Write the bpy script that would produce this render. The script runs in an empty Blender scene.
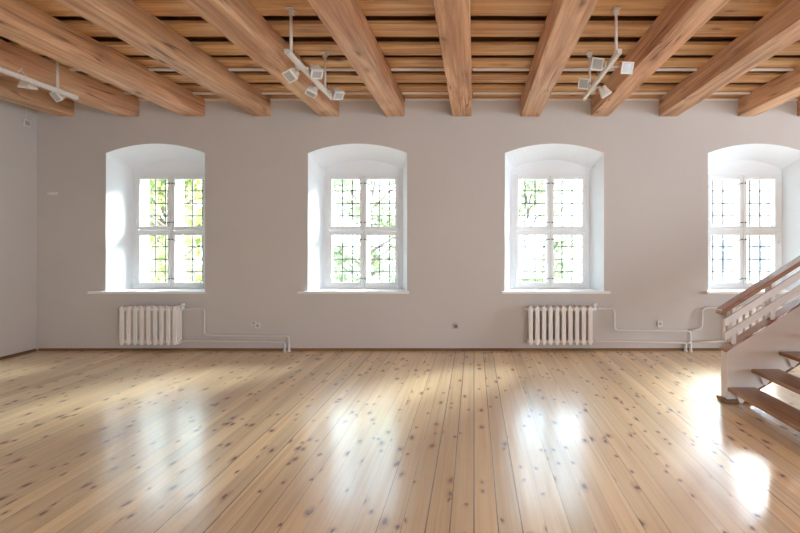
import bpy, bmesh, math, random
from mathutils import Vector, Matrix, noise

random.seed(7)
scene = bpy.context.scene
COL = scene.collection

# ------------------------------------------------------------------ frame
S = 72.0                 # pixels per metre on the window wall
VX, VY = 474.0, 244.0    # where the camera looks straight along the floor boards
D = 480.0 / S            # distance of the window wall
EYE = 106.5 / S          # eye height
WALL = D                 # y of the inner face of the window wall
CEIL = EYE + 145.0 / S   # underside of the ceiling boards
def wx(px): return (px - VX) / S
def wz(py): return EYE + (VY - py) / S
def px_at(px, y): return (px - VX) / 480.0 * y
def pz_at(py, y): return EYE + (VY - py) / 480.0 * y
XL, XR, YB = wx(37), 9.4, -4.0

# ------------------------------------------------------------------ helpers
class MB:
    """collects shapes into one mesh"""
    def __init__(self):
        self.bm = bmesh.new()
    def box(self, x0, x1, y0, y1, z0, z1, bevel=0.0, mi=0, M=None):
        c = [(x, y, z) for x in (x0, x1) for y in (y0, y1) for z in (z0, z1)]
        v = [self.bm.verts.new(p) for p in c]
        fs = [(0,1,3,2), (4,6,7,5), (0,4,5,1), (2,3,7,6), (0,2,6,4), (1,5,7,3)]
        faces = [self.bm.faces.new([v[i] for i in f]) for f in fs]
        for f in faces: f.material_index = mi
        geom = v
        if bevel > 0:
            es = list({e for f in faces for e in f.edges})
            r = bmesh.ops.bevel(self.bm, geom=es, offset=bevel, segments=2, profile=0.5, affect='EDGES')
            geom = list({vv for f in r['faces'] for vv in f.verts} | {vv for vv in v if vv.is_valid})
            for f in r['faces']: f.material_index = mi
        if M is not None:
            for vv in geom: vv.co = M @ vv.co
        return self
    def prism(self, pts, axis, a, b, bevel=0.0, mi=0):
        """outline pts (2-D) extruded along axis from a to b"""
        def P(p, t):
            if axis == 'y': return (p[0], t, p[1])
            if axis == 'x': return (t, p[0], p[1])
            return (p[0], p[1], t)
        A = [self.bm.verts.new(P(p, a)) for p in pts]
        B = [self.bm.verts.new(P(p, b)) for p in pts]
        n = len(pts)
        fs = [self.bm.faces.new(A), self.bm.faces.new(B[::-1])]
        for i in range(n):
            j = (i + 1) % n
            fs.append(self.bm.faces.new((A[j], A[i], B[i], B[j])))
        for f in fs: f.material_index = mi
        if bevel > 0:
            es = list({e for f in fs for e in f.edges})
            bmesh.ops.bevel(self.bm, geom=es, offset=bevel, segments=2, profile=0.5, affect='EDGES')
        return self
    def quad(self, *pts, mi=0):
        f = self.bm.faces.new([self.bm.verts.new(p) for p in pts]); f.material_index = mi
        return self
    def tube(self, pts, r, seg=10, mi=0, caps=True, radii=None):
        pts = [Vector(p) for p in pts]
        rings = []
        t0 = (pts[1] - pts[0]).normalized()
        up = Vector((0, 0, 1)) if abs(t0.z) < .9 else Vector((0, 1, 0))
        u = t0.cross(up).normalized()
        for i, p in enumerate(pts):
            if i == 0: t = t0
            elif i == len(pts) - 1: t = (pts[i] - pts[i-1]).normalized()
            else:
                t = ((pts[i] - pts[i-1]).normalized() + (pts[i+1] - pts[i]).normalized()).normalized()
            u = (u - t * u.dot(t)).normalized()
            w = t.cross(u)
            rr = radii[i] if radii else r
            rings.append([self.bm.verts.new(p + (u * math.cos(k*2*math.pi/seg) + w * math.sin(k*2*math.pi/seg)) * rr) for k in range(seg)])
        for A, B in zip(rings, rings[1:]):
            for k in range(seg):
                f = self.bm.faces.new((A[k], A[(k+1) % seg], B[(k+1) % seg], B[k])); f.material_index = mi; f.smooth = True
        if caps:
            for R, rev in ((rings[0], True), (rings[-1], False)):
                f = self.bm.faces.new(R[::-1] if rev else R); f.material_index = mi
        return self
    def build(self, name, mat, parent=None, loc=(0, 0, 0), smooth=False):
        bmesh.ops.recalc_face_normals(self.bm, faces=self.bm.faces)
        if smooth:
            for f in self.bm.faces: f.smooth = True
        me = bpy.data.meshes.new(name)
        self.bm.to_mesh(me); self.bm.free()
        for m in (mat if isinstance(mat, (list, tuple)) else [mat]): me.materials.append(m)
        o = bpy.data.objects.new(name, me); COL.objects.link(o)
        o.location = loc
        if parent is not None: o.parent = parent
        return o

def bend(pts, r=0.05, n=5):
    """round the corners of a polyline"""
    pts = [Vector(p) for p in pts]
    out = [pts[0]]
    for a, b, c in zip(pts, pts[1:], pts[2:]):
        d0, d1 = (a - b), (c - b)
        rr = min(r, d0.length * .49, d1.length * .49)
        p0, p1 = b + d0.normalized() * rr, b + d1.normalized() * rr
        for i in range(n + 1):
            t = i / n
            out.append(p0 * (1-t)**2 + b * 2*t*(1-t) + p1 * t*t)
    out.append(pts[-1])
    return out

def tag(o, label=None, cat=None, group=None, kind=None):
    if label: o['label'] = label
    if cat: o['category'] = cat
    if group: o['group'] = group
    if kind: o['kind'] = kind
    return o
def empty(name, loc=(0, 0, 0)):
    o = bpy.data.objects.new(name, None); COL.objects.link(o); o.location = loc
    o.empty_display_size = .1
    return o
def copy_tree(o, parent=None):
    c = o.copy(); COL.objects.link(c)
    c.parent = parent
    for ch in list(o.children): copy_tree(ch, c)
    return c

# ------------------------------------------------------------------ materials
def new_mat(name):
    m = bpy.data.materials.new(name); m.use_nodes = True
    nt = m.node_tree
    b = nt.nodes['Principled BSDF']
    return m, nt, b
def lin(r, g, b):
    f = lambda c: (c/255/12.92) if c/255 <= .04045 else ((c/255+.055)/1.055)**2.4
    return (f(r), f(g), f(b), 1)
def N(nt, t, **kw):
    n = nt.nodes.new(t)
    for k, v in kw.items():
        if k in n.bl_rna.properties.keys(): setattr(n, k, v)
        else: n.inputs[k].default_value = v
    return n
def L(nt, a, b): nt.links.new(a, b)
def math_n(nt, op, a, b=None, c=None, clamp=False):
    n = nt.nodes.new('ShaderNodeMath'); n.operation = op; n.use_clamp = clamp
    for i, v in enumerate((a, b, c)):
        if v is None: continue
        if hasattr(v, 'links'): nt.links.new(v, n.inputs[i])
        else: n.inputs[i].default_value = v
    return n.outputs[0]
def mix_c(nt, fac, a, b, mode='MIX'):
    n = nt.nodes.new('ShaderNodeMix'); n.data_type = 'RGBA'; n.blend_type = mode
    for sock, v in ((n.inputs[0], fac), (n.inputs[6], a), (n.inputs[7], b)):
        if hasattr(v, 'links'): nt.links.new(v, sock)
        else: sock.default_value = v
    return n.outputs[2]
def ramp(nt, fac, stops):
    n = nt.nodes.new('ShaderNodeValToRGB')
    e = n.color_ramp.elements
    while len(e) > 1: e.remove(e[-1])
    e[0].position, e[0].color = stops[0]
    for p, c in stops[1:]:
        x = e.new(p); x.color = c
    nt.links.new(fac, n.inputs[0])
    return n.outputs[0]
def g(v): return (v, v, v, 1)

def plain(name, col, rough=.5, metal=0.0, bump=0.0, bscale=40, spec=.5, vary=0.0):
    m, nt, b = new_mat(name)
    b.inputs['Base Color'].default_value = col
    b.inputs['Roughness'].default_value = rough
    b.inputs['Metallic'].default_value = metal
    b.inputs['Specular IOR Level'].default_value = spec
    tc = N(nt, 'ShaderNodeTexCoord')
    nz = N(nt, 'ShaderNodeTexNoise', Scale=bscale, Detail=4.0); L(nt, tc.outputs['Object'], nz.inputs['Vector'])
    if vary:
        c = ramp(nt, nz.outputs['Fac'], [(.3, tuple(x*(1-vary) for x in col[:3]) + (1,)), (.7, tuple(min(1, x*(1+vary)) for x in col[:3]) + (1,))])
        L(nt, c, b.inputs['Base Color'])
    if bump:
        bp = N(nt, 'ShaderNodeBump', Strength=bump, Distance=.01); L(nt, nz.outputs['Fac'], bp.inputs['Height'])
        L(nt, bp.outputs[0], b.inputs['Normal'])
    return m

def wood(name, light, dark, axis='y', rough=.55, knots=.45, island=False, hue=None, tone=.22, coat=0.0, cracks=False):
    """timber with grain along one axis"""
    m, nt, b = new_mat(name)
    tc = N(nt, 'ShaderNodeTexCoord')
    if island:
        rnd = N(nt, 'ShaderNodeNewGeometry').outputs['Random Per Island']
    else:
        rnd = N(nt, 'ShaderNodeObjectInfo').outputs['Random']
    off = N(nt, 'ShaderNodeCombineXYZ')
    for i, k in enumerate((37.0, 53.0, 19.0)): L(nt, math_n(nt, 'MULTIPLY', rnd, k), off.inputs[i])
    add = N(nt, 'ShaderNodeVectorMath', operation='ADD'); L(nt, tc.outputs['Object'], add.inputs[0]); L(nt, off.outputs[0], add.inputs[1])
    sc = {'x': (.7, 9, 9), 'y': (9, .7, 9), 'z': (9, 9, .7)}[axis]
    mp = N(nt, 'ShaderNodeMapping'); mp.inputs['Scale'].default_value = sc; L(nt, add.outputs[0], mp.inputs[0])
    n1 = N(nt, 'ShaderNodeTexNoise', Scale=1.0, Detail=6.0, Roughness=.6, Distortion=.8); L(nt, mp.outputs[0], n1.inputs['Vector'])
    mp2 = N(nt, 'ShaderNodeMapping'); mp2.inputs['Scale'].default_value = tuple(s * (5 if s > 1 else 1.2) for s in sc); L(nt, add.outputs[0], mp2.inputs[0])
    n2 = N(nt, 'ShaderNodeTexNoise', Scale=1.0, Detail=3.0, Roughness=.7, Distortion=.3); L(nt, mp2.outputs[0], n2.inputs['Vector'])
    f = math_n(nt, 'ADD', math_n(nt, 'MULTIPLY', n1.outputs['Fac'], .65), math_n(nt, 'MULTIPLY', n2.outputs['Fac'], .35))
    c = ramp(nt, f, [(.36, dark), (.60, light)])
    # board to board tone
    tn = math_n(nt, 'ADD', math_n(nt, 'MULTIPLY', rnd, tone), 1 - tone/2)
    tcv = N(nt, 'ShaderNodeCombineColor')
    for i in range(3): L(nt, tn, tcv.inputs[i])
    c = mix_c(nt, 1.0, c, tcv.outputs[0], 'MULTIPLY')
    if hue:
        n3 = N(nt, 'ShaderNodeTexNoise', Scale=.8, Detail=1.0); L(nt, add.outputs[0], n3.inputs['Vector'])
        c = mix_c(nt, math_n(nt, 'MULTIPLY', ramp(nt, n3.outputs['Fac'], [(.4, g(0)), (.62, g(1))]), .75), c, hue, 'MULTIPLY')
    # knots
    ks = {'x': (2.0, 5.5, 5.5), 'y': (5.5, 2.0, 5.5), 'z': (5.5, 5.5, 2.0)}[axis]
    mp3 = N(nt, 'ShaderNodeMapping'); mp3.inputs['Scale'].default_value = ks; L(nt, add.outputs[0], mp3.inputs[0])
    nd = N(nt, 'ShaderNodeTexNoise', Scale=2.5, Detail=2.0); L(nt, mp3.outputs[0], nd.inputs['Vector'])
    ds = N(nt, 'ShaderNodeVectorMath', operation='SCALE'); L(nt, nd.outputs['Color'], ds.inputs[0]); ds.inputs['Scale'].default_value = .25
    ad = N(nt, 'ShaderNodeVectorMath', operation='ADD'); L(nt, mp3.outputs[0], ad.inputs[0]); L(nt, ds.outputs[0], ad.inputs[1])
    vo = N(nt, 'ShaderNodeTexVoronoi', Scale=1.0); L(nt, ad.outputs[0], vo.inputs['Vector'])
    sep = N(nt, 'ShaderNodeSeparateColor'); L(nt, vo.outputs['Color'], sep.inputs[0])
    gate = math_n(nt, 'LESS_THAN', sep.outputs[0], knots)
    kn = math_n(nt, 'MULTIPLY', ramp(nt, vo.outputs['Distance'], [(.05, g(1)), (.16, g(0))]), gate)
    halo = math_n(nt, 'MULTIPLY', ramp(nt, vo.outputs['Distance'], [(.1, g(.45)), (.4, g(0))]), gate)
    c = mix_c(nt, halo, c, tuple(x*.75 for x in dark[:3]) + (1,))
    c = mix_c(nt, math_n(nt, 'MULTIPLY', kn, .8), c, tuple(x*.3 for x in dark[:3]) + (1,))
    if cracks:
        mc = N(nt, 'ShaderNodeMapping'); mc.inputs['Scale'].default_value = tuple(s * (1.2 if s > 1 else .45) for s in sc); L(nt, add.outputs[0], mc.inputs[0])
        n4 = N(nt, 'ShaderNodeTexNoise', Scale=1.0, Detail=2.0, Distortion=.4); L(nt, mc.outputs[0], n4.inputs['Vector'])
        band = ramp(nt, math_n(nt, 'ABSOLUTE', math_n(nt, 'SUBTRACT', n4.outputs['Fac'], .5)), [(.004, g(1)), (.012, g(0))])
        n5 = N(nt, 'ShaderNodeTexNoise', Scale=1.3, Detail=1.0); L(nt, add.outputs[0], n5.inputs['Vector'])
        c = mix_c(nt, math_n(nt, 'MULTIPLY', band, ramp(nt, n5.outputs['Fac'], [(.5, g(0)), (.6, g(.75))])), c, tuple(x*.3 for x in dark[:3]) + (1,))
    L(nt, c, b.inputs['Base Color'])
    b.inputs['Roughness'].default_value = rough
    b.inputs['Specular IOR Level'].default_value = .35
    b.inputs['Coat Weight'].default_value = coat
    bp = N(nt, 'ShaderNodeBump', Strength=.25, Distance=.006); L(nt, f, bp.inputs['Height']); L(nt, bp.outputs[0], b.inputs['Normal'])
    return m

def plaster(name, col, rough=.85, spec=.25):
    m, nt, b = new_mat(name)
    tc = N(nt, 'ShaderNodeTexCoord')
    n1 = N(nt, 'ShaderNodeTexNoise', Scale=1.1, Detail=3.0); L(nt, tc.outputs['Object'], n1.inputs['Vector'])
    n2 = N(nt, 'ShaderNodeTexNoise', Scale=9.0, Detail=6.0); L(nt, tc.outputs['Object'], n2.inputs['Vector'])
    c = ramp(nt, n1.outputs['Fac'], [(.3, tuple(x*.97 for x in col[:3]) + (1,)), (.7, col)])
    L(nt, c, b.inputs['Base Color'])
    h = math_n(nt, 'ADD', math_n(nt, 'MULTIPLY', n1.outputs['Fac'], .8), math_n(nt, 'MULTIPLY', n2.outputs['Fac'], .2))
    bp = N(nt, 'ShaderNodeBump', Strength=.18, Distance=.03); L(nt, h, bp.inputs['Height']); L(nt, bp.outputs[0], b.inputs['Normal'])
    b.inputs['Roughness'].default_value = rough
    b.inputs['Specular IOR Level'].default_value = spec
    return m

PLANK = .126
def floor_mat():
    m, nt, b = new_mat('pine_floor')
    tc = N(nt, 'ShaderNodeTexCoord')
    sp = N(nt, 'ShaderNodeSeparateXYZ'); L(nt, tc.outputs['Object'], sp.inputs[0])
    u = math_n(nt, 'DIVIDE', sp.outputs[0], PLANK)
    pid = math_n(nt, 'FLOOR', u)
    fr = math_n(nt, 'SUBTRACT', u, pid)
    wn = N(nt, 'ShaderNodeTexWhiteNoise', noise_dimensions='1D'); L(nt, pid, wn.inputs['W'])
    # long grain, shifted per plank
    cx = N(nt, 'ShaderNodeCombineXYZ')
    L(nt, math_n(nt, 'ADD', sp.outputs[0], math_n(nt, 'MULTIPLY', pid, 3.17)), cx.inputs[0])
    L(nt, math_n(nt, 'ADD', sp.outputs[1], math_n(nt, 'MULTIPLY', wn.outputs[0], 31.0)), cx.inputs[1])
    mp = N(nt, 'ShaderNodeMapping'); mp.inputs['Scale'].default_value = (26, .45, 1); L(nt, cx.outputs[0], mp.inputs[0])
    n1 = N(nt, 'ShaderNodeTexNoise', Scale=1.0, Detail=5.0, Roughness=.6, Distortion=.7); L(nt, mp.outputs[0], n1.inputs['Vector'])
    mpb = N(nt, 'ShaderNodeMapping'); mpb.inputs['Scale'].default_value = (140, 1.5, 1); L(nt, cx.outputs[0], mpb.inputs[0])
    n2 = N(nt, 'ShaderNodeTexNoise', Scale=1.0, Detail=3.0); L(nt, mpb.outputs[0], n2.inputs['Vector'])
    f = math_n(nt, 'ADD', math_n(nt, 'MULTIPLY', n1.outputs['Fac'], .7), math_n(nt, 'MULTIPLY', n2.outputs['Fac'], .3))
    c = ramp(nt, f, [(.30, lin(216, 180, 130)), (.48, lin(240, 212, 164)), (.66, lin(251, 231, 194))])
    tn = math_n(nt, 'ADD', math_n(nt, 'MULTIPLY', wn.outputs[0], .26), .86)
    tcv = N(nt, 'ShaderNodeCombineColor')
    for i in range(3): L(nt, tn, tcv.inputs[i])
    c = mix_c(nt, 1.0, c, tcv.outputs[0], 'MULTIPLY')
    # knots: two sizes
    def knots(sx, sy, thr, rad, off, seed):
        mk = N(nt, 'ShaderNodeMapping'); mk.inputs['Scale'].default_value = (sx, sy, 1); mk.inputs['Location'].default_value = (seed, seed*1.7, 0); L(nt, cx.outputs[0], mk.inputs[0])
        nd = N(nt, 'ShaderNodeTexNoise', Scale=2.2, Detail=2.0); L(nt, mk.outputs[0], nd.inputs['Vector'])
        ds = N(nt, 'ShaderNodeVectorMath', operation='SCALE'); L(nt, nd.outputs['Color'], ds.inputs[0]); ds.inputs['Scale'].default_value = .35
        ad = N(nt, 'ShaderNodeVectorMath', operation='ADD'); L(nt, mk.outputs[0], ad.inputs[0]); L(nt, ds.outputs[0], ad.inputs[1])
        vo = N(nt, 'ShaderNodeTexVoronoi', Scale=1.0, voronoi_dimensions='2D'); L(nt, ad.outputs[0], vo.inputs['Vector'])
        s2 = N(nt, 'ShaderNodeSeparateColor'); L(nt, vo.outputs['Color'], s2.inputs[0])
        gate = math_n(nt, 'LESS_THAN', s2.outputs[0], thr)
        core = math_n(nt, 'MULTIPLY', ramp(nt, vo.outputs['Distance'], [(rad*.55, g(1)), (rad, g(0))]), gate)
        halo = math_n(nt, 'MULTIPLY', ramp(nt, vo.outputs['Distance'], [(rad*.8, g(.5)), (rad*2.3, g(0))]), gate)
        return core, halo
    for args in ((9.0, 4.2, .20, .15, 0, 3.3), (15.0, 8.0, .10, .16, 0, 11.1)):
        core, halo = knots(*args)
        c = mix_c(nt, halo, c, lin(168, 112, 66))
        c = mix_c(nt, math_n(nt, 'MULTIPLY', core, .85), c, lin(88, 50, 28))
    # joints between planks: each with its own width
    e = math_n(nt, 'ROUND', u)
    we = N(nt, 'ShaderNodeTexWhiteNoise', noise_dimensions='1D'); L(nt, math_n(nt, 'ADD', e, .37), we.inputs['W'])
    dist = math_n(nt, 'MULTIPLY', math_n(nt, 'ABSOLUTE', math_n(nt, 'SUBTRACT', u, e)), PLANK)
    wid = math_n(nt, 'ADD', math_n(nt, 'MULTIPLY', math_n(nt, 'POWER', we.outputs[0], 5.0), .0036), .0006)
    gap = math_n(nt, 'LESS_THAN', dist, wid)
    c = mix_c(nt, math_n(nt, 'MULTIPLY', gap, .85), c, lin(58, 38, 24))
    L(nt, c, b.inputs['Base Color'])
    nr = N(nt, 'ShaderNodeTexNoise', Scale=2.0, Detail=4.0); L(nt, tc.outputs['Object'], nr.inputs['Vector'])
    L(nt, math_n(nt, 'ADD', math_n(nt, 'MULTIPLY', nr.outputs['Fac'], .06), .285), b.inputs['Roughness'])
    b.inputs['Specular IOR Level'].default_value = .8
    b.inputs['Coat Weight'].default_value = .75
    b.inputs['Coat Roughness'].default_value = .18
    # plank cupping + grain + joints
    cup = math_n(nt, 'MULTIPLY', math_n(nt, 'MULTIPLY', fr, math_n(nt, 'SUBTRACT', 1.0, fr)), .5)
    tilt = math_n(nt, 'MULTIPLY', math_n(nt, 'MULTIPLY', math_n(nt, 'SUBTRACT', wn.outputs[0], .5), fr), .3)
    h = math_n(nt, 'ADD', math_n(nt, 'ADD', cup, tilt), math_n(nt, 'MULTIPLY', n2.outputs['Fac'], .06))
    h = math_n(nt, 'SUBTRACT', h, math_n(nt, 'MULTIPLY', gap, .5))
    bp = N(nt, 'ShaderNodeBump', Strength=.35, Distance=.004); L(nt, h, bp.inputs['Height'])
    L(nt, bp.outputs[0], b.inputs['Normal']); L(nt, bp.outputs[0], b.inputs['Coat Normal'])
    return m

def glass_mat():
    m = bpy.data.materials.new('window_glass'); m.use_nodes = True
    nt = m.node_tree; nt.nodes.clear()
    out = N(nt, 'ShaderNodeOutputMaterial')
    tr = N(nt, 'ShaderNodeBsdfTransparent'); tr.inputs[0].default_value = (.97, .985, .98, 1)
    gl = N(nt, 'ShaderNodeBsdfGlossy', Roughness=.02)
    lw = N(nt, 'ShaderNodeLayerWeight', Blend=.5)
    fr = math_n(nt, 'ADD', math_n(nt, 'MULTIPLY', math_n(nt, 'POWER', lw.outputs['Facing'], 5.0), .96), .035)
    mx = N(nt, 'ShaderNodeMixShader'); L(nt, fr, mx.inputs[0]); L(nt, tr.outputs[0], mx.inputs[1]); L(nt, gl.outputs[0], mx.inputs[2])
    L(nt, mx.outputs[0], out.inputs[0])
    return m

def leaf_mat(name, c1, c2):
    m = bpy.data.materials.new(name); m.use_nodes = True
    nt = m.node_tree; nt.nodes.clear()
    out = N(nt, 'ShaderNodeOutputMaterial')
    rnd = N(nt, 'ShaderNodeNewGeometry').outputs['Random Per Island']
    c = ramp(nt, rnd, [(0, c1), (1, c2)])
    d = N(nt, 'ShaderNodeBsdfDiffuse'); t = N(nt, 'ShaderNodeBsdfTranslucent')
    L(nt, c, d.inputs[0]); L(nt, c, t.inputs[0])
    mx = N(nt, 'ShaderNodeMixShader'); mx.inputs[0].default_value = .45
    L(nt, d.outputs[0], mx.inputs[1]); L(nt, t.outputs[0], mx.inputs[2]); L(nt, mx.outputs[0], out.inputs[0])
    return m

M = {}
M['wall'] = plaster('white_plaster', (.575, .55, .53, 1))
M['reveal'] = plaster('daylit_reveal_paint', (.88, .925, .965, 1))  # white paint, with the cool daylight tint put into its colour
M['outer_jamb'] = plaster('mauve_outer_render', lin(190, 172, 176))
M['floor'] = floor_mat()
M['beam'] = wood('beam_timber', lin(222, 182, 146), lin(164, 120, 88), 'y', .6, .35, hue=(1.0, .87, .85, 1), tone=.16, cracks=True)
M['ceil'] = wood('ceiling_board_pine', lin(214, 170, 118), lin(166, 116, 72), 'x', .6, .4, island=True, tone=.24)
M['ceil_shaded'] = wood('shaded_board_pine', lin(150, 104, 66), lin(106, 68, 42), 'x', .7, .3, island=True)  # same pine as the lower boards, shade of the gaps put into its colour
M['tread'] = wood('oak_tread', lin(176, 134, 92), lin(128, 88, 56), 'y', .32, .1, tone=.1, coat=.2)
M['rail'] = wood('handrail_wood', lin(172, 122, 94), lin(134, 90, 66), 'x', .3, .0, tone=.1, coat=1.0)
M['trim'] = wood('floor_trim_wood', lin(142, 108, 76), lin(100, 72, 48), 'x', .5, .1)
M['trim_y'] = wood('floor_trim_wood_side', lin(142, 108, 76), lin(100, 72, 48), 'y', .5, .1)
M['gloss'] = plain('white_gloss_paint', (.86, .89, .90, 1), .35, bump=.04, bscale=30)
M['cream'] = plain('cream_gloss_paint', (.82, .79, .755, 1), .3, bump=.03)
M['pipe'] = plain('cream_pipe_paint', (.70, .675, .65, 1), .4)
M['sill'] = plain('white_sill_paint', (.84, .83, .81, 1), .3)
M['stairw'] = plain('white_stair_paint', (.80, .78, .76, 1), .4, bump=.03)
M['track'] = plain('white_track_metal', (.78, .75, .71, 1), .35)
M['rod'] = plain('grey_rod_metal', (.62, .57, .52, 1), .35)
M['lamp'] = plain('beige_lamp_metal', (.62, .57, .51, 1), .4)
M['lens'] = plain('lamp_glass', (.56, .63, .68, 1), .12, .3, spec=.8)  # pale blue-grey: the window's reflection is put into the base colour
M['dark'] = plain('dark_iron', (.06, .055, .05, 1), .5)
M['lead'] = plain('window_lead', (.10, .095, .09, 1), .6)
M['socket'] = plain('socket_plastic', (.72, .69, .66, 1), .4)
M['greybox'] = plain('grey_box_plastic', (.40, .36, .34, 1), .5)
M['glass'] = glass_mat()
M['bark'] = plain('bark', lin(110, 100, 92), .9, bump=.6, bscale=12, vary=.25)
M['ground'] = plain('bounce_ground', lin(214, 208, 192), .9, bscale=2, vary=.2)  # unseen ground, made pale to bounce daylight up into the window arches
M['facade'] = plain('pale_facade', lin(226, 214, 204), .9, bscale=2, vary=.04)
M['roof'] = plain('facade_roof', lin(206, 184, 176), .9, bscale=6, vary=.1)
M['fpane'] = plain('facade_pane', lin(120, 128, 140), .15)
M['leaf_a'] = leaf_mat('leaf_yellow_green', lin(110, 126, 70), lin(206, 208, 146))
M['leaf_b'] = leaf_mat('leaf_pale_green', lin(118, 132, 104), lin(192, 202, 168))

# ------------------------------------------------------------------ window wall
WD = .37                       # depth of the niches
YI = WALL + WD                 # plane of the inner casements
YO = YI + .31                # outside face
ZS = wz(291)                   # sill
HO, HI = .688, .575            # half width of a niche at the wall / at the window
FR = .55                       # half width of the window frame
ZF = 2.513                     # top of the window frame
CX = [wx(155.5), wx(357.5), wx(554.5), wx(757.5)]
def arc(half, zs, zc, n=20):
    h = zc - zs; R = (half*half + h*h) / (2*h); cz = zc - R
    a = math.asin(half / R)
    return [(R*math.sin(-a + 2*a*i/n), cz + R*math.cos(-a + 2*a*i/n)) for i in range(n+1)]
ZT = CEIL + .35
w = MB()
SB = ZS - .036                 # masonry under the sill board
edges = [XL - .25] + [v for c in CX for v in (c - HO, c + HO)] + [XR + .25]
for i in range(0, len(edges), 2):
    a, b_ = edges[i], edges[i+1]
    w.quad((a, WALL, -.05), (b_, WALL, -.05), (b_, WALL, ZT), (a, WALL, ZT))
ed2 = [XL - .25] + [v for c in CX for v in (c - FR, c + FR)] + [XR + .25]
for i in range(0, len(ed2), 2):
    a, b_ = ed2[i], ed2[i+1]
    w.quad((a, YO, -4), (b_, YO, -4), (b_, YO, ZT + 1), (a, YO, ZT + 1), mi=2)
for c in CX:
    w.quad((c - HO, WALL, -.05), (c + HO, WALL, -.05), (c + HO, WALL, SB), (c - HO, WALL, SB))
    w.quad((c - FR, YO, -4), (c + FR, YO, -4), (c + FR, YO, SB), (c - FR, YO, SB), mi=2)
    w.quad((c - FR, YO, ZF), (c + FR, YO, ZF), (c + FR, YO, ZT + 1), (c - FR, YO, ZT + 1), mi=2)
    ao = arc(HO, wz(153), wz(143.6)); ai = arc(HI, 2.567, 2.712)
    for (p, q, r, s) in zip(ao, ao[1:], ai, ai[1:]):
        w.quad((c+p[0], WALL, p[1]), (c+q[0], WALL, q[1]), (c+q[0], WALL, ZT), (c+p[0], WALL, ZT))
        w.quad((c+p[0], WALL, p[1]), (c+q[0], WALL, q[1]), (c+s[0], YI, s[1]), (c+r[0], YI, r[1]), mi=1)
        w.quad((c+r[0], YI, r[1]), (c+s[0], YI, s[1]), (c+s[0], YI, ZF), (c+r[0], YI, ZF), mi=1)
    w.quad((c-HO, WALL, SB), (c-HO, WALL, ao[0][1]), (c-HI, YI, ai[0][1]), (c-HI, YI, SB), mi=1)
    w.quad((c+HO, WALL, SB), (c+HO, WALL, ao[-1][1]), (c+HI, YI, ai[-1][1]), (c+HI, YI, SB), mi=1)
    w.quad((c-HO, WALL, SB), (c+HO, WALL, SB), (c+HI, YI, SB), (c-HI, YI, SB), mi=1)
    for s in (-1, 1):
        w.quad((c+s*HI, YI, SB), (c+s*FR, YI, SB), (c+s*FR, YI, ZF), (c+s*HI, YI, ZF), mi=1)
    ym = YI + .20
    for (y0, y1, mi) in ((YI, ym, 1), (ym, YO, 2)):
        for s in (-1, 1):
            w.quad((c+s*FR, y0, SB), (c+s*FR, y1, SB), (c+s*FR, y1, ZF), (c+s*FR, y0, ZF), mi=mi)
        w.quad((c-FR, y0, SB), (c+FR, y0, SB), (c+FR, y1, SB), (c-FR, y1, SB), mi=mi)
        w.quad((c-FR, y0, ZF), (c+FR, y0, ZF), (c+FR, y1, ZF), (c-FR, y1, ZF), mi=mi)
bmesh.ops.remove_doubles(w.bm, verts=w.bm.verts, dist=.0005)
tag(w.build('wall_back', [M['wall'], M['reveal'], M['outer_jamb']]), 'long white plastered wall with deep arched window niches', 'wall', kind='structure')

# side and rear walls (the unseen rear and right ones are added, with niches for fill lamps)
tag(MB().box(XL - .25, XL, YB - .25, WALL, -.05, ZT).build('wall_left', M['wall']), 'plain white plastered wall at the left end of the hall', 'wall', kind='structure')
def holed(axis, pos, thick, a0, a1, holes, name, label):
    m = MB()
    def bx(u0, u1, z0, z1):
        if axis == 'x': m.box(pos, pos + thick, u0, u1, z0, z1)
        else: m.box(u0, u1, pos, pos + thick, z0, z1)
    e = a0
    for (h0, h1, z0, z1) in holes:
        bx(e, h0, -.05, ZT); bx(h0, h1, -.05, z0); bx(h0, h1, z1, ZT); e = h1
    bx(e, a1, -.05, ZT)
    tag(m.build(name, M['wall']), label, 'wall', kind='structure')
rear_holes = [(c - .8, c + .8, .15, 2.3) for c in (-1.2, 1.8, 4.8, 7.8)]
right_holes = [(2.6, 5.4, .6, 2.9)]
holed('y', YB - .35, .35, XL - .25, XR + .35, rear_holes, 'wall_rear', 'unseen white plastered wall behind the viewer with four niches for added fill lamps')
tag(MB().box(XL - .25, XR + .35, YB - .40, YB - .351, -.05, ZT).build('wall_rear_backing', M['wall']), 'added backing that closes the lamp niches behind the viewer', 'wall', kind='structure')
holed('x', XR, .35, YB, WALL, right_holes, 'wall_right', 'white plastered end wall on the right beyond the stairs, with a wide niche for an added fill lamp')

# floor
fl = MB(); fl.box(XL - .2, XR + .2, YB - .3, WALL + .05, -.12, 0)
tag(fl.build('floor', M['floor']), 'glossy knotty pine plank floor', 'floor', kind='structure')

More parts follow.
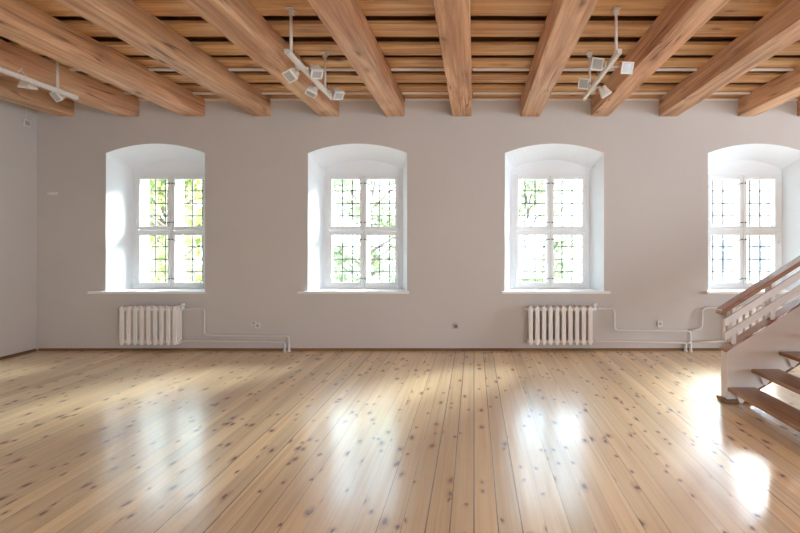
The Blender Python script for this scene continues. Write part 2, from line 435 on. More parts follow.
# ceiling: lower boards laid over the beams, upper boards covering the gaps
BEAMS_PX = [(57, 74.3), (118.6, 139.5), (184, 205), (253.5, 270.7), (320.5, 339.3), (386.4, 404.6), (452.3, 471.8),
            (520.5, 539.7), (591.3, 608.5), (658.8, 677.5), (738, 755), (797, 816)]
BEAMS = [(wx(a), wx(b_)) for a, b_ in BEAMS_PX]
while BEAMS[-1][1] < XR - 1:
    a, b_ = BEAMS[-1]; BEAMS.append((a + .93, b_ + .93))
far = [6.667, 6.42, 6.014, 5.547, 5.134, 4.674, 4.247]
while far[-1] > YB + .5: far.append(far[-1] - .4367)
ce = MB()
cuts = [XL] + [ (a + b_)/2 for a, b_ in BEAMS ] + [XR]
rc = random.Random(3)
for i, f_ in enumerate(far):
    y1 = min(f_, WALL - .004); y0 = y1 - (.17 if i == 0 else .275)
    x = 0
    while x < len(cuts) - 1:
        n = min(rc.choice((2, 3, 3, 4)), len(cuts) - 1 - x)
        dz = rc.uniform(0, .006)
        ce.box(cuts[x] + .001, cuts[x+n] - .001, y0, y1, CEIL + dz, CEIL + .032 + dz, bevel=.004)
        x += n
yy = WALL
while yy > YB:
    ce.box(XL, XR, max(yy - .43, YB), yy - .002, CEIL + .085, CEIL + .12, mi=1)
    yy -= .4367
tag(ce.build('ceiling', [M['ceil'], M['ceil_shaded']]), 'pine board ceiling with wide overlapping boards', 'ceiling', kind='structure')
tag(MB().box(XL - .6, XR + .8, YB - .8, YO + .3, CEIL + .16, CEIL + .4).build('ceiling_slab', M['wall']), 'floor slab above the board ceiling', 'ceiling', kind='structure')

# ceiling beams
BZ = wz(116.5)
ordw = ['first', 'second', 'third', 'fourth', 'fifth', 'sixth', 'seventh', 'eighth', 'ninth', 'tenth', 'eleventh', 'twelfth', 'thirteenth', 'fourteenth', 'fifteenth', 'sixteenth', 'seventeenth', 'eighteenth']
extra = {0: ', darkest one, in the left corner', 1: ', over the leftmost lamp track', 4: ', just left of the middle lamp track', 6: ', running straight at the viewer',
         7: ', pinkish underside', 8: ', just right of the right lamp track', 11: ', cut by the right edge'}
for i, (a, b_) in enumerate(BEAMS):
    bm = MB()
    cxm = (a + b_)/2; h = (b_ - a)/2; ch = .007
    prof = [(-h, ch), (-h + ch, 0), (h - ch, 0), (h, ch), (h, CEIL - BZ - .001), (-h, CEIL - BZ - .001)]
    n = 26; rings = []
    for k in range(n + 1):
        y = YB + .003 + (WALL - .006 - YB) * k / n
        rr = []
        for j, (px, pz) in enumerate(prof):
            d = Vector((noise.noise((i*7.3 + j*3.1, y*.8, 0)), 0, noise.noise((i*5.1, y*.8, j*2.7)) if pz < .1 else 0)) * .003
            rr.append(bm.bm.verts.new(Vector((px, y, pz)) + d * (0 if k == n else 1)))
        rings.append(rr)
    for A, B in zip(rings, rings[1:]):
        for j in range(6): bm.bm.faces.new((A[j], A[(j+1) % 6], B[(j+1) % 6], B[j]))
    bm.bm.faces.new(rings[0]); bm.bm.faces.new(rings[-1][::-1])
    o = bm.build('ceiling_beam', M['beam'], loc=(cxm, 0, BZ))
    tag(o, 'heavy timber ceiling beam, %s from the left wall%s' % (ordw[i], extra.get(i, '')), 'beam', 'ceiling beams')

# white conduits between the beams
def conduit(y, z, r, label):
    root = empty('conduit', (0, y, z)); e = XL + .02
    for a, b_ in BEAMS + [(XR - .02, XR)]:
        if a - e > .05: MB().box(e + .012, a - .012, -r, r, -r, r, bevel=r*.5).build('conduit_length', M['track'], root)
        e = b_
    tag(root, label, 'conduit', 'conduits under the ceiling boards')
conduit(5.50, CEIL - .016, .015, 'thin white conduit under the ceiling boards, farther from the window wall')
conduit(6.36, CEIL - .016, .015, 'thin white conduit under the ceiling boards, nearest the window wall')
mt = MB(); e = XL
for a, b_ in BEAMS + [(XR, XR)]:
    if a - e > .05: mt.box(e + .008, a - .008, WALL - .035, WALL - .003, CEIL - .03, CEIL - .003)
    e = b_
tag(mt.build('trim_1', M['track']), 'thin white strip along the top of the window wall', 'trim', kind='structure')

# baseboards
tag(MB().prism([(WALL - .028, 0), (WALL - .001, 0), (WALL - .001, .032), (WALL - .008, .032), (WALL - .028, .01)], 'x', XL + .03, XR - .03).build('baseboard_back', M['trim']), 'narrow brown wooden strip along the foot of the window wall', 'baseboard', kind='structure')
tag(MB().prism([(XL + .028, 0), (XL + .001, 0), (XL + .001, .032), (XL + .008, .032), (XL + .028, .01)], 'y', YB + .03, WALL - .03).build('baseboard_left', M['trim_y']), 'narrow brown wooden strip along the foot of the left wall', 'baseboard', kind='structure')

# ------------------------------------------------------------------ windows
lips = [(-.905, .712), (-.815, .715), (-.735, .765), (-.72, .76), (-.765, .765)]
wlab = ['white casement window showing green trees, leftmost', 'white casement window showing pale branches, second from left',
        'white casement window, nearly white outside, third from left', 'white casement window behind the stair rail, showing a pale house',
        'white casement window beyond the stairs, outside the picture on the right']
def casement(m, x0, x1, z0, z1, t=.048):
    y0, y1 = -.022, .022
    m.box(x0, x0 + t, y0, y1, z0, z1, bevel=.005); m.box(x1 - t, x1, y0, y1, z0, z1, bevel=.005)
    m.box(x0 + t, x1 - t, y0, y1, z0, z0 + t*1.15, bevel=.005); m.box(x0 + t, x1 - t, y0, y1, z1 - t, z1, bevel=.005)
def make_window(n, c):
    root = empty('window_%d' % (n + 1), (c, YI, ZS))
    tag(root, wlab[n], 'window', kind='structure')
    l0, l1 = lips[n]
    s = MB(); s.prism([(l0, -WD - .055), (l1, -WD - .055), (l1, -WD - .003), (HO - .003, -WD - .003), (HI - .002, -.002), (-HI + .002, -.002), (-HO + .003, -WD - .003), (l0, -WD - .003)], 'z', -.034, 0, bevel=.006)
    s.build('window_sill', M['sill'], root)
    H = ZF - ZS; zt = 1.67 - ZS
    f = MB(); fw = .036
    f.box(-FR, -FR + fw, -.012, .06, 0, H, bevel=.003); f.box(FR - fw, FR, -.012, .06, 0, H, bevel=.003)
    f.box(-FR + fw, FR - fw, -.012, .06, 0, fw, bevel=.003); f.box(-FR + fw, FR - fw, -.012, .06, H - fw, H, bevel=.003)
    f.box(-FR + fw, FR - fw, -.004, .06, zt - .012, zt + .012, bevel=.003)
    f.box(-.010, .010, 0, .06, fw, H - fw)
    f.build('window_frame', M['gloss'], root)
    for (x0, x1) in ((-FR + fw + .002, -.0025), (.0025, FR - fw - .002)):
        for (z0, z1) in ((fw + .002, zt - .014), (zt + .014, H - fw - .002)):
            m = MB(); casement(m, x0, x1, z0, z1)
            ca = m.build('casement', M['gloss'], root)
            MB().box(x0 + .044, x1 - .044, -.003, .003, z0 + .05, z1 - .044).build('pane', M['glass'], ca)
            inner = x1 if x1 < 0.1 and x0 < 0 else x0
            sgn = -1 if x0 < 0 else 1
            xi = sgn * .022
            for zz in (z0 + .11, z1 - .11):
                k = MB()
                k.tube([(xi, -.02, zz), (xi, -.045, zz)], .008, 8)
                k.tube(bend([(xi - sgn*.012, -.043, zz + .004), (xi + sgn*.035, -.046, zz - .004), (xi + sgn*.07, -.044, zz - .022)], .02), .005, 6)
                k.build('latch', M['dark'], ca)
            xo = x0 if sgn < 0 else x1
            for zz in (z0 + .14, z1 - .14):
                MB().tube([(xo - sgn*.002, -.026, zz - .035), (xo - sgn*.002, -.026, zz + .035)], .008, 8).build('hinge', M['gloss'], ca)
    # outer sash with leaded lattice
    yo = .17
    a = MB(); ob = .045
    a.box(-FR, -FR + ob, yo - .03, yo + .03, -.02, H); a.box(FR - ob, FR, yo - .03, yo + .03, -.02, H)
    a.box(-FR + ob, FR - ob, yo - .03, yo + .03, -.02, .05); a.box(-FR + ob, FR - ob, yo - .03, yo + .03, H - .05, H)
    a.box(-.05, .05, yo - .03, yo + .03, .05, H - .05); a.box(-FR + ob, -.05, yo - .03, yo + .03, zt - .045, zt + .045); a.box(.05, FR - ob, yo - .03, yo + .03, zt - .045, zt + .045)
    osash = a.build('outer_sash', M['gloss'], root)
    lt = MB(); r = .0090
    for (x0, x1) in ((-FR + ob, -.05), (.05, FR - ob)):
        for k in (1, 2):
            x = x0 + (x1 - x0) * k / 3
            for (z0, z1) in ((.05, zt - .045), (zt + .045, H - .05)):
                lt.box(x - r, x + r, yo - .008, yo + .008, z0, z1)
        for (z0, z1) in ((.05, zt - .045), (zt + .045, H - .05)):
            for k in (1, 2, 3):
                z = z0 + (z1 - z0) * k / 4
                lt.box(x0, x1, yo - .008, yo + .008, z - r, z + r)
    lt.build('lattice', M['lead'], osash)
    MB().box(-FR + ob, FR - ob, yo + .009, yo + .013, .05, H - .05).build('pane', M['glass'], osash)
for n, c in enumerate(CX): make_window(n, c)

# ------------------------------------------------------------------ radiators
YR = WALL - .15
RZ0, RZ1 = pz_at(345.2, YR), pz_at(306.2, YR)
RP = 6.6/480*YR
def make_radiator(n):
    root = empty('radiator', (0, 0, 0))
    H = RZ1 - RZ0; p = RP
    e = n/2
    for i in range(n):
        m = MB(); x = (i - e + .5) * p
        # one cast section: a flat ring with front and back columns and pointed ends
        for (yc, ww) in ((-.143, .029), (-.092, .026), (-.045, .026)):
            prof = [(-ww*.55, 0), (ww*.55, 0), (ww, .045), (ww, H - .045), (ww*.55, H), (-ww*.55, H), (-ww, H - .045), (-ww, .045)]
            m.prism([(x + a, RZ0 + b_) for a, b_ in prof], 'y', yc - .021, yc + .021, bevel=.009)
        for zc in (RZ0 + .046, RZ1 - .046):
            m.box(x - p*.5 + .001, x + p*.5 - .001, -.148, -.04, zc - .026, zc + .026, bevel=.012)
        m.tube([(x - p/2, -.092, RZ0 + .045), (x + p/2, -.092, RZ0 + .045)], .02, 10)
        m.tube([(x - p/2, -.092, RZ1 - .045), (x + p/2, -.092, RZ1 - .045)], .02, 10)
        m.build('section', M['cream'], root)
    for s in (-1, 1):
        MB().box(s*.30 - .012, s*.30 + .012, -.10, -.002, RZ1 - .09, RZ1 - .068).build('wall_bracket', M['cream'], root)
        MB().box(s*.30 - .012, s*.30 + .012, -.10, -.002, RZ0 + .068, RZ0 + .09).build('wall_bracket', M['cream'], root)
    MB().tube([(-(e+.05)*p - .03, -.092, RZ1 - .045), (-e*p, -.092, RZ1 - .045)], .016, 8).build('blind_plug', M['cream'], root)
    MB().tube([(-.05, -.165, RZ1 - .14), (-.05, -.175, RZ1 - .14)], .010, 8).build('badge', M['gloss'], root)
    v = MB()
    v.tube([(e*p, -.092, RZ1 - .045), (e*p + .05, -.092, RZ1 - .045)], .020, 8)
    v.tube([(e*p + .03, -.092, RZ1 - .05), (e*p + .03, -.092, RZ1 + .0)], .017, 8)
    v.tube([(e*p + .03, -.092, RZ1 + .0), (e*p + .03, -.092, RZ1 + .035)], .026, 10)
    v.build('valve', M['gloss'], root)
    return root
rad9 = make_radiator(9); rad = make_radiator(10)
rlab = ['cream cast iron radiator under the leftmost window', 'cream cast iron radiator under the third window from left', 'cream cast iron radiator behind the stair rail']
rcx = [px_at(148.5, YR), px_at(560.5, YR), px_at(763, YR)]
for i, c in enumerate(rcx):
    o = (rad9, rad, None)[i] or copy_tree(rad)
    o.location = (c, WALL, 0); tag(o, rlab[i], 'radiator', 'cast iron radiators')
# heating pipes
PR = .0125
def pipe(pts, label, r=PR, extra=None):
    m = MB(); m.tube(bend(pts, .05), r, 10)
    if extra: extra(m)
    tag(m.build('heating_pipe', M['pipe']), label, 'pipe', 'heating pipes along the window wall')
YP = WALL - .05; YV = WALL - .092
p5 = 5*RP; p9 = 4.5*RP
def sleeve(x):
    return lambda m: (m.tube([(x, YP, 0), (x, YP, .02)], .026, 12), m.tube([(x, YP, .02), (x, YP, .10)], .019, 10))
qx = lambda p: px_at(p, YP)
qz = lambda p: pz_at(p, YP)
x1 = rcx[0] + p9 + .062
pipe([(x1, YV, RZ1 - .045), (qx(195), YP, RZ1 - .045), (qx(204.5), YP, RZ1 - .045), (qx(204.5), YP, qz(335)), (qx(289), YP, qz(336)), (qx(289), YP, 0)], 'white upper heating pipe stepping down from the left radiator', extra=sleeve(qx(289)))
pipe([(x1 - .054, YV, RZ0 + .045), (qx(192), YP, RZ0 + .045), (qx(285), YP, qz(342)), (qx(285), YP, 0)], 'white lower heating pipe running straight from the left radiator', extra=sleeve(qx(285)))
x2 = rcx[1] + p5 + .062
def tee(m):
    m.tube(bend([(qx(689.5), YP, qz(330.5)), (qx(702), YP, qz(329)), (qx(702.5), YP, qz(309)), (qx(710), YP, qz(307)), (rcx[2] - p5 - .05, YV, RZ1 - .045)], .06), PR, 10)
    sleeve(qx(690.5))(m)
pipe([(x2, YV, RZ1 - .045), (qx(600), YP, RZ1 - .045), (qx(614.5), YP, RZ1 - .05), (qx(614.5), YP, qz(330)), (qx(690.5), YP, qz(331)), (qx(690.5), YP, 0)], 'white upper heating pipe branching between the right radiator and the stairs', extra=tee)
def low(m):
    m.tube(bend([(qx(691), YP - .03, qz(342)), (rcx[2] - p5 - .012, YV, RZ0 + .045)], .04), PR, 10)
    m.tube(bend([(qx(684.8), YP - .03, qz(342.5)), (qx(691), YP - .03, qz(342))], .01), PR, 10)
    sleeve(qx(685.5))(m)
pipe([(x2 - .054, YV, RZ0 + .045), (qx(600), YP - .03, RZ0 + .045), (qx(685.5), YP - .03, qz(342.5)), (qx(685.5), YP, qz(346)), (qx(685.5), YP, 0)], 'white lower heating pipe running straight from the right radiator', extra=low)

# ------------------------------------------------------------------ small things on the walls
def socket(x, z, label, double):
    root = empty('wall_socket', (x, WALL, z)); tag(root, label, 'socket', 'wall sockets')
    for k in ((-.026, .026) if double else (0,)):
        zz = .018 if double and k < 0 else (-.018 if double else 0)
        MB().box(k - .035, k + .035, -.028, -.001, zz - .038, zz + .038, bevel=.006).build('housing', M['socket'], root)
        m = MB(); m.tube([(k, -.031, zz), (k, -.027, zz)], .021, 16); m.build('insert', M['greybox'], root)
socket(wx(256.5), wz(324), 'double surface socket beside the left radiator pipes', True)
socket(wx(659.5), wz(323.5), 'small surface socket above the pipes right of the right radiator', False)
o = MB(); o.box(-.034, .034, -.022, -.001, -.034, .034, bevel=.005)
pl = o.build('cable_outlet', [M['greybox']], loc=(wx(456), WALL, wz(326)))
tag(pl, 'small grey square outlet low on the wall between the middle windows', 'outlet')
MB().box(-.018, .018, -.026, -.021, -.018, .018, bevel=.003).build('outlet_cover', M['dark'], pl)
jb = empty('junction_box', (XL + .001, WALL - .18, wz(126.5)))
tag(jb, 'small grey junction box with a cable high in the left corner', 'junction box')
MB().box(0, .035, -.05, .05, -.045, .045, bevel=.006).build('housing', M['socket'], jb)
MB().box(.034, .040, -.035, .035, -.03, .03, bevel=.003).build('lid', M['greybox'], jb)
MB().tube([(.015, 0, .04), (.012, 0, CEIL - wz(126.5) - .004)], .006, 8).build('cable', M['socket'], jb)
for (px, py, lab) in ((155.5, 124.5, 'round painted cover plate above the leftmost window'), (374, 125, 'round painted cover plate above the second window from left'), (569.5, 123.5, 'round painted cover plate above the third window from left')):
    m = MB(); m.tube([(0, -.006, 0), (0, -.001, 0)], .042, 24)
    tag(m.build('cover_plate', M['wall'], loc=(wx(px), WALL, wz(py))), lab, 'cover plate', 'round cover plates over the windows')
m = MB()
m.box(-.075, -.035, -.008, -.001, -.012, .012, bevel=.003); m.box(-.04, .07, -.005, -.001, -.022, .02, bevel=.002)
tag(m.build('hook_plate', M['socket'], loc=(wx(53), WALL, wz(193.5))), 'small pale hook plate on the wall left of the leftmost window', 'hook plate')

# ------------------------------------------------------------------ ceiling lamp tracks
TZ = EYE + 1.614 - .01
def make_rig(x, label):
    root = empty('lamp_track', (x, 4.6, TZ)); tag(root, label, 'lamp track', 'hanging lamp tracks')
    y0, y1 = 4.03 - 4.6, 5.30 - 4.6
    t = MB()
    t.box(-.018, .018, y0, y1, -.008, .0, bevel=.002); t.box(-.018, -.013, y0, y1, 0, .03); t.box(.013, .018, y0, y1, 0, .03)
    t.build('track', M['track'], root)
    for (ya, yb) in ((y0 - .012, y0), (y1, y1 + .012)):
        MB().box(-.020, .020, ya, yb, -.010, .032, bevel=.003).build('end_cap', M['lamp'], root)
    for yr in (4.12 - 4.6, 5.06 - 4.6):
        r = MB(); r.tube([(0, yr, .0), (0, yr, CEIL - TZ - .03)], .013, 10)
        ro = r.build('drop_rod', M['rod'], root)
        b_ = MB(); b_.box(-.03, .03, yr - .045, yr + .045, CEIL - TZ - .009, CEIL - TZ - .001, bevel=.002)
        b_.box(-.018, .018, yr - .012, yr + .012, CEIL - TZ - .05, CEIL - TZ - .008, bevel=.003)
        b_.tube([(-.028, yr, CEIL - TZ - .035), (.028, yr, CEIL - TZ - .035)], .006, 8)
        b_.build('ceiling_bracket', M['rod'], ro)
        c_ = MB(); c_.box(-.0125, .0125, yr - .03, yr + .03, .0, .045, bevel=.004); c_.build('track_clamp', M['lamp'], ro)
    w_ = MB(); w_.tube(bend([(.008, .0, .03), (.04, .03, .10), (-.02, .07, .09), (.008, .11, .03)], .05), .004, 6)
    w_.build('cable', M['rod'], root)
    return root
make_rig(-1.57, 'white lamp track on two rods hanging left of centre')
make_rig(1.22, 'white lamp track on two rods hanging right of centre')
make_rig(-4.39, 'white lamp track hanging at the left edge of the picture')

def make_spot(track_x, y, dx, dz, nrm, label, roll=0.0, size=.054):
    P = Vector((track_x + dx, y, TZ + dz))
    root = empty('spotlight', (track_x, y, TZ)); tag(root, label, 'spotlight', 'square floodlights on the tracks')
    sg = 1 if dx > 0 else -1
    # adapter on the track and stem out to the yoke
    a = MB(); a.box(min(sg*.0185, sg*.045), max(sg*.0185, sg*.045), -.05, .05, -.006, .026, bevel=.004)
    a.build('adapter', M['lamp'], root)
    n = Vector(nrm).normalized()
    up = Vector((0, 0, 1)) if abs(n.z) < .95 else Vector((0, 1, 0))
    u = up.cross(n).normalized(); v = n.cross(u)
    R = Matrix((u, v, n)).transposed().to_4x4()
    T = Matrix.Translation(P - Vector((track_x, y, TZ))) @ R @ Matrix.Rotation(roll, 4, 'Z')
    # yoke
    yk = MB()
    arm0 = Vector((sg*.03, 0, .012)); back = T @ Vector((0, 0, -.085))
    yk.tube(bend([arm0, (arm0 + back)/2 + Vector((0, 0, .012)), back], .03), .008, 8)
    for s in (-1, 1):
        yk.tube([back, T @ Vector((s*(size + .008), 0, -.075)), T @ Vector((s*(size + .008), 0, -.03))], .005, 6)
    yk.build('yoke', M['lamp'], root)
    # housing: tapered box with cooling ribs
    h = MB()
    f0 = [(-size, -size), (size, -size), (size, size), (-size, size)]
    A = [h.bm.verts.new(T @ Vector((p[0]*.62, p[1]*.62, -.075))) for p in f0]
    B = [h.bm.verts.new(T @ Vector((p[0]*.9, p[1]*.9, -.02))) for p in f0]
    C = [h.bm.verts.new(T @ Vector((p[0]*.9, p[1]*.9, 0))) for p in f0]
    h.bm.faces.new(A)
    for X, Y in ((A, B), (B, C)):
        for k in range(4): h.bm.faces.new((X[k], X[(k+1) % 4], Y[(k+1) % 4], Y[k]))
    h.bm.faces.new(C)
    for k in (-.5, 0, .5): h.box(k*size - .003, k*size + .003, -size*.7, size*.7, -.088, -.07, M=T)
    h.build('housing', M['lamp'], root)
    fr = MB(); t = .012
    fr.box(-size, size, -size, -size + t, -.004, .012, M=T); fr.box(-size, size, size - t, size, -.004, .012, M=T)
    fr.box(-size, -size + t, -size + t, size - t, -.004, .012, M=T); fr.box(size - t, size, -size + t, size - t, -.004, .012, M=T)
    fr.build('front_frame', M['track'], root)
    gl = MB(); gl.box(-size + t, size - t, -size + t, size - t, .001, .006, M=T); gl.build('glass', M['lens'], root)
    return root
A_ = -1.57; B_ = 1.22; C_ = -4.39
make_spot(A_, 4.37, -.105, -.075, (-.25, -.65, -.72), 'near left floodlight on the left of centre track', .25)
make_spot(A_, 4.47, .105, -.02, (.35, -.35, -.87), 'near right floodlight on the left of centre track', .3)
make_spot(A_, 4.92, -.10, -.06, (-.25, -.3, -.92), 'far left floodlight on the left of centre track', .35)
make_spot(A_, 5.12, .125, -.02, (.45, -.35, -.82), 'far right floodlight on the left of centre track', .3)
make_spot(B_, 4.37, -.095, .035, (-.35, -.85, -.40), 'near left floodlight on the right of centre track', -.25)
make_spot(B_, 4.40, .185, .01, (-.15, -.9, -.42), 'near right floodlight on the right of centre track', -.1)
make_spot(B_, 4.95, -.09, .05, (-.35, -.85, -.40), 'far left floodlight on the right of centre track', -.2)
make_spot(B_, 5.02, .16, -.04, (.55, .25, -.80), 'far right floodlight on the right of centre track, turned away', .6)
make_spot(C_, 4.84, -.11, -.025, (-.1, .15, -.98), 'floodlight facing down on the leftmost track', 0)
make_spot(C_, 5.18, -.115, -.01, (-.25, -.75, -.60), 'floodlight at the far end of the leftmost track', .15)

# ------------------------------------------------------------------ staircase
SS = 107.5
def sx(px): return (px - VX) / SS
def sz(py): return EYE - (py - VY) / SS
YN, YF = 480/SS, 480/SS + .11          # near and far face of the stringer panel
SL = .635                               # pitch
X0 = sx(727)
st = empty('staircase', (X0, YN, 0))
tag(st, 'open wooden staircase with white panel side and slatted railing', 'staircase')
def sp(o): o.location = Vector(o.location) - Vector((X0, YN, 0)); o.parent = st; return o
NT = 10
xe = X0 + .02 + .25*NT + .05            # where the flight reaches its landing
ztop = lambda x: sz(351.6) + SL*(x - sx(727))
zlow = lambda x: sz(386.7) + SL*(x - sx(761.4))
def panel(y0, y1):
    xa = sx(761.4) - sz(386.7)/SL
    pts = [(X0, 0), (xa, 0), (xe, zlow(xe)), (xe, ztop(xe)), (X0, ztop(X0))]
    return MB().prism(pts, 'y', y0, y1, bevel=.004)
YQ = 3.36                                # near end of the treads
sp(panel(YN, YF).build('stringer', M['stairw']))
sp(panel(YQ - .11, YQ - .002).build('stringer', M['stairw']))
def strip(y0, y1, fn, x0, x1, t, bev=.004):
    return MB().prism([(x0, fn(x0)), (x1, fn(x1)), (x1, fn(x1) + t), (x0, fn(x0) + t)], 'y', y0, y1, bevel=bev)
for (a, b_, xs) in ((YN - .010, YF + .012, X0 - .012), (YQ - .122, YQ + .010, X0 + .03)):
    sp(strip(a, b_, lambda x: ztop(x) + .001, xs, xe, .022).build('stringer_cap', M['rail']))
    sp(strip(a + .02, b_ - .02, lambda x: zlow(x) - .031, sx(761.4) - sz(386.7)/SL + .05, xe, .03).build('lower_strip', M['trim']))
# treads
tx = [X0, sx(750.8), sx(778.3)] ; tz = [sz(387), sz(368.8), sz(351.2)]
while len(tx) < NT: tx.append(tx[-1] + .254); tz.append(tz[-1] + .163)
for k, (x, z) in enumerate(zip(tx, tz)):
    sp(MB().box(x, x + .262, YQ, YN - .002, z - .034, z, bevel=.008).build('tread', M['tread']))
    for (ya, yb) in ((YN - .03, YN - .003), (YQ + .003, YQ + .03)):
        b_ = MB()
        zb = max(z - .034 - .11, .005)
        b_.prism([(x + .06, z - .035), (x + .20, z - .035), (x + .20, z - .05), (x + .13, zb + .002), (x + .105, zb + .002)], 'y', ya, yb)
        sp(b_.build('tread_bracket', M['stairw']))
# landing at the top of the flight
zl = tz[-1] + .163
ld = MB(); ld.box(xe + .002, xe + 1.2, YQ - .11, YF, zl - .06, zl, bevel=.006)
sp(ld.build('landing', M['tread']))
sp(MB().box(xe + .04, xe + .14, YQ - .05, YF - .05, 0, zl - .061).build('landing_support', M['stairw']))
sp(MB().box(xe + 1.06, xe + 1.16, YQ - .05, YF - .05, 0, zl - .061).build('landing_support', M['stairw']))
# railing
hx0 = sx(722); hz0 = sz(315.3)
hz = lambda x: hz0 + SL*(x - hx0)
xr1 = xe
sp(strip(YN - .012, YN + .125, hz, hx0, xr1, .046, .008).build('handrail', M['rail']))
x = sx(734.5)
while x < xr1 - .05:
    for yc in (YN + .016, YN + .094):
        sp(MB().box(x - .018, x + .018, yc - .014, yc + .014, ztop(x) + .02, hz(x) + .006, bevel=.003).build('post', M['stairw']))
    x += .363
for py in (326.6, 340.4):
    z0 = sz(py)
    sp(strip(YN - .022, YN + .001, lambda x: z0 + SL*(x - sx(723.5)), sx(723.5), xr1, .072, .003).build('rail_board', M['stairw']))
sp(MB().box(sx(723.5), sx(723.5) + .022, YN + .002, YN + .024, sz(340.4), sz(319.3), bevel=.003).build('end_batten', M['stairw']))
# moulding round the foot
bmz = MB()
bmz.prism([(X0 - .03, YN - .028), (X0 + .33, YN - .028), (X0 + .33, YN - .002), (X0 - .003, YN - .002), (X0 - .003, YF + .03), (X0 - .03, YF + .03)], 'z', 0.001, .036, bevel=.006)
sp(bmz.build('foot_moulding', M['trim']))

# ------------------------------------------------------------------ outside
GZ = -4.2
tag(MB().box(-60, 70, YO, 90, GZ - .2, GZ).build('ground', M['ground']), 'unseen ground below the windows, made pale to bounce daylight up', 'ground', kind='structure')
def make_tree(name, mat, seed, n, R, trunk_h, leaf):
    rg = random.Random(seed)
    root = empty(name, (0, 0, 0))
    t = MB()
    top = Vector((.2, .1, trunk_h + R[2]*.9))
    t.tube([(0, 0, 0), (.05, .02, trunk_h*.5), (.12, .05, trunk_h), top], .2, 8, radii=[.24, .19, .16, .03])
    cl = []
    for k in range(34):
        a = rg.uniform(0, 2*math.pi); zz = rg.uniform(-.9, .95); rr = math.sqrt(max(0, 1 - zz*zz)) * rg.uniform(.35, .95)
        p = Vector((math.cos(a)*rr*R[0], math.sin(a)*rr*R[1], trunk_h + R[2]*(.95 + zz)))
        b0 = Vector((.1, .05, min(trunk_h + R[2]*1.2, max(trunk_h*.8, p.z - rg.uniform(.6, 1.4)))))
        mid = (b0 + p)/2 + Vector((rg.uniform(-.2, .2), rg.uniform(-.2, .2), rg.uniform(-.1, .3)))
        t.tube([b0, mid, p], .03, 5, radii=[.06, .035, .012])
        cl.append((p, rg.uniform(.45, .95)))
    f = MB()
    for k in range(n):
        p, cr = cl[k % len(cl)]
        d = Vector((rg.gauss(0, 1), rg.gauss(0, 1), rg.gauss(0, .8))) * cr * .52
        q = p + d
        u = Vector((rg.uniform(-1, 1), rg.uniform(-1, 1), rg.uniform(-1, .4))).normalized()
        v = u.orthogonal().normalized(); v.rotate(Matrix.Rotation(rg.uniform(0, 6.28), 3, u))
        l = leaf * rg.uniform(.7, 1.3); wd = l * .36
        f.quad(q, q + u*l*.5 + v*wd, q + u*l, q + u*l*.5 - v*wd)
    t.build('trunk', M['bark'], root)
    f.build('foliage', mat, root)
    return root
TR = [  # x, y, rotation, scale
    ('a', -10.6, 16.5, .2, 1.0, 'yellow green leafy tree outside the leftmost window'),
    ('a', -15.2, 20.5, 2.1, 1.25, 'yellow green tree standing farther back, left of the leftmost window'),
    ('b', -4.1, 18.5, 1.1, 1.12, 'pale green tree with bare grey branches outside the second window'),
    ('b', 2.9, 25.0, 3.0, 1.2, 'faint pale tree outside the third window'),
]
ta = make_tree('leafy_tree', M['leaf_a'], 5, 5200, (2.9, 2.6, 3.1), 2.6, .26)
tb = make_tree('sparse_tree', M['leaf_b'], 9, 5000, (2.7, 2.6, 3.2), 2.4, .24)
used = set()
for (k, x, y, r, s, lab) in TR:
    src = ta if k == 'a' else tb
    o = copy_tree(src) if k in used else src
    used.add(k)
    o.location = (x, y, GZ); o.rotation_euler = (0, 0, r); o.scale = (s, s, s)
    tag(o, lab, 'tree', 'trees outside the windows')
# pale house opposite the right window
hs = empty('house', (17.0, 27.0, GZ)); tag(hs, 'pale house with tall windows seen through the window behind the stairs', 'house')
MB().box(-6, 6, 0, 8, 0, 7.4).build('house_wall', M['facade'], hs)
MB().prism([(-.5, 7.4), (8.5, 7.4), (4, 10.4)], 'x', -6.4, 6.4).build('roof', M['roof'], hs)
MB().box(-6.1, 6.1, -.18, .02, 7.0, 7.38).build('cornice', M['facade'], hs)
for zz in (1.2, 4.1):
    for k in range(6):
        x = -4.7 + k*1.85
        m = MB(); t = .10
        m.box(x - .5, x - .5 + t, -.06, .02, zz, zz + 1.9); m.box(x + .5 - t, x + .5, -.06, .02, zz, zz + 1.9)
        m.box(x - .5 + t, x + .5 - t, -.06, .02, zz, zz + t); m.box(x - .5 + t, x + .5 - t, -.06, .02, zz + 1.9 - t, zz + 1.9)
        m.box(x - .035, x + .035, -.05, .02, zz + t, zz + 1.9 - t); m.box(x - .5 + t, x + .5 - t, -.05, .02, zz + 1.2, zz + 1.27)
        hw = m.build('house_window', M['gloss'], hs)
        MB().box(x - .42, x + .42, -.02, .015, zz + .08, zz + 1.82).build('house_pane', M['fpane'], hw)

# ------------------------------------------------------------------ daylight and added fill lamps
wd = bpy.data.worlds.new('World'); scene.world = wd; wd.use_nodes = True
nt = wd.node_tree
bg = nt.nodes['Background']
bg.inputs[0].default_value = (.64, .83, 1.0, 1)
bg.inputs[1].default_value = 4.6
sun = bpy.data.lights.new('sun', 'SUN'); sun.energy = 30; sun.angle = math.radians(29); sun.color = (.96, .98, 1)
so = bpy.data.objects.new('sun', sun); COL.objects.link(so)
so.rotation_euler = Vector((-.70*math.cos(math.radians(31)), -.714*math.cos(math.radians(31)), -math.sin(math.radians(31)))).to_track_quat('-Z', 'Y').to_euler()
def portal(name, loc, rot, sx_, sy_):
    l = bpy.data.lights.new(name, 'AREA'); l.shape = 'RECTANGLE'; l.size = sx_; l.size_y = sy_
    l.cycles.is_portal = True
    o = bpy.data.objects.new(name, l); COL.objects.link(o); o.location = loc; o.rotation_euler = rot
hp = math.pi/2
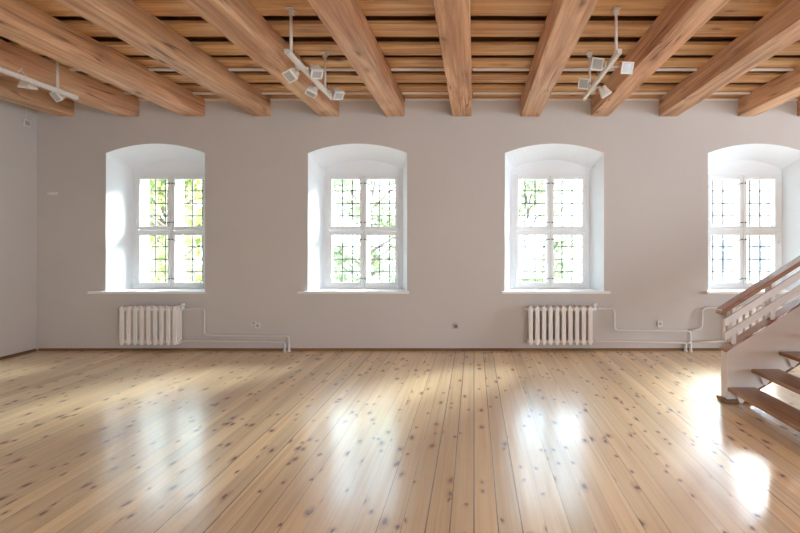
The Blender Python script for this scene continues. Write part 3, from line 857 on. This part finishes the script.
FILL = 50
for c in CX: portal('window_portal', (c, YO - .02, (SB + ZF)/2), (-hp, 0, 0), 2*FR, ZF - SB)
# added fill lamps in closed niches behind the viewer
for (a, b_, z0, z1) in rear_holes:
    l = bpy.data.lights.new('rear_fill_lamp', 'AREA'); l.shape = 'RECTANGLE'; l.size = b_ - a; l.size_y = z1 - z0
    l.energy = FILL * (.7 if a < 0 else 1.0 if a < 2 else 1.5 if a < 5 else 2.4); l.color = (.80, .90, 1)
    o = bpy.data.objects.new('rear_fill_lamp', l); COL.objects.link(o)
    o.location = ((a + b_)/2, YB - .2, (z0 + z1)/2); o.rotation_euler = (hp, 0, 0)

tag(MB().box(XR + .351, XR + .40, YB, WALL, -.05, ZT).build('wall_right_backing', M['wall']), 'added backing that closes the lamp niche in the right end wall', 'wall', kind='structure')
for (a, b_, z0, z1) in right_holes:  # added fill lamp in the closed niche of the right wall
    l = bpy.data.lights.new('right_fill_lamp', 'AREA'); l.shape = 'RECTANGLE'; l.size = z1 - z0; l.size_y = b_ - a
    l.energy = 150; l.color = (.72, .85, 1)
    o = bpy.data.objects.new('right_fill_lamp', l); COL.objects.link(o)
    o.location = (XR + .2, (a + b_)/2, (z0 + z1)/2); o.rotation_euler = (0, hp, 0)

# ------------------------------------------------------------------ camera
cam = bpy.data.cameras.new('camera'); co = bpy.data.objects.new('camera', cam); COL.objects.link(co)
co.location = (0, 0, EYE); co.rotation_euler = (math.pi/2, 0, 0)
cam.sensor_width = 36; cam.lens = 480/800*36
cam.shift_x = -(VX - 400)/800; cam.shift_y = (VY - 266.5)/800
scene.camera = co
vs = scene.view_settings
scene.display_settings.display_device = 'sRGB'
vs.view_transform = 'Standard'; vs.look = 'None'; vs.gamma = 1; vs.use_curve_mapping = False
vs.exposure = 1.13
scene.cycles.use_denoising = True; scene.cycles.denoising_prefilter = "NONE"
scene.cycles.max_bounces = 14; scene.cycles.diffuse_bounces = 8; scene.cycles.transparent_max_bounces = 24
scene.cycles.sample_clamp_indirect = 2; scene.cycles.caustics_reflective = False; scene.cycles.caustics_refractive = False; scene.cycles.blur_glossy = 1.0; scene.cycles.use_adaptive_sampling = False
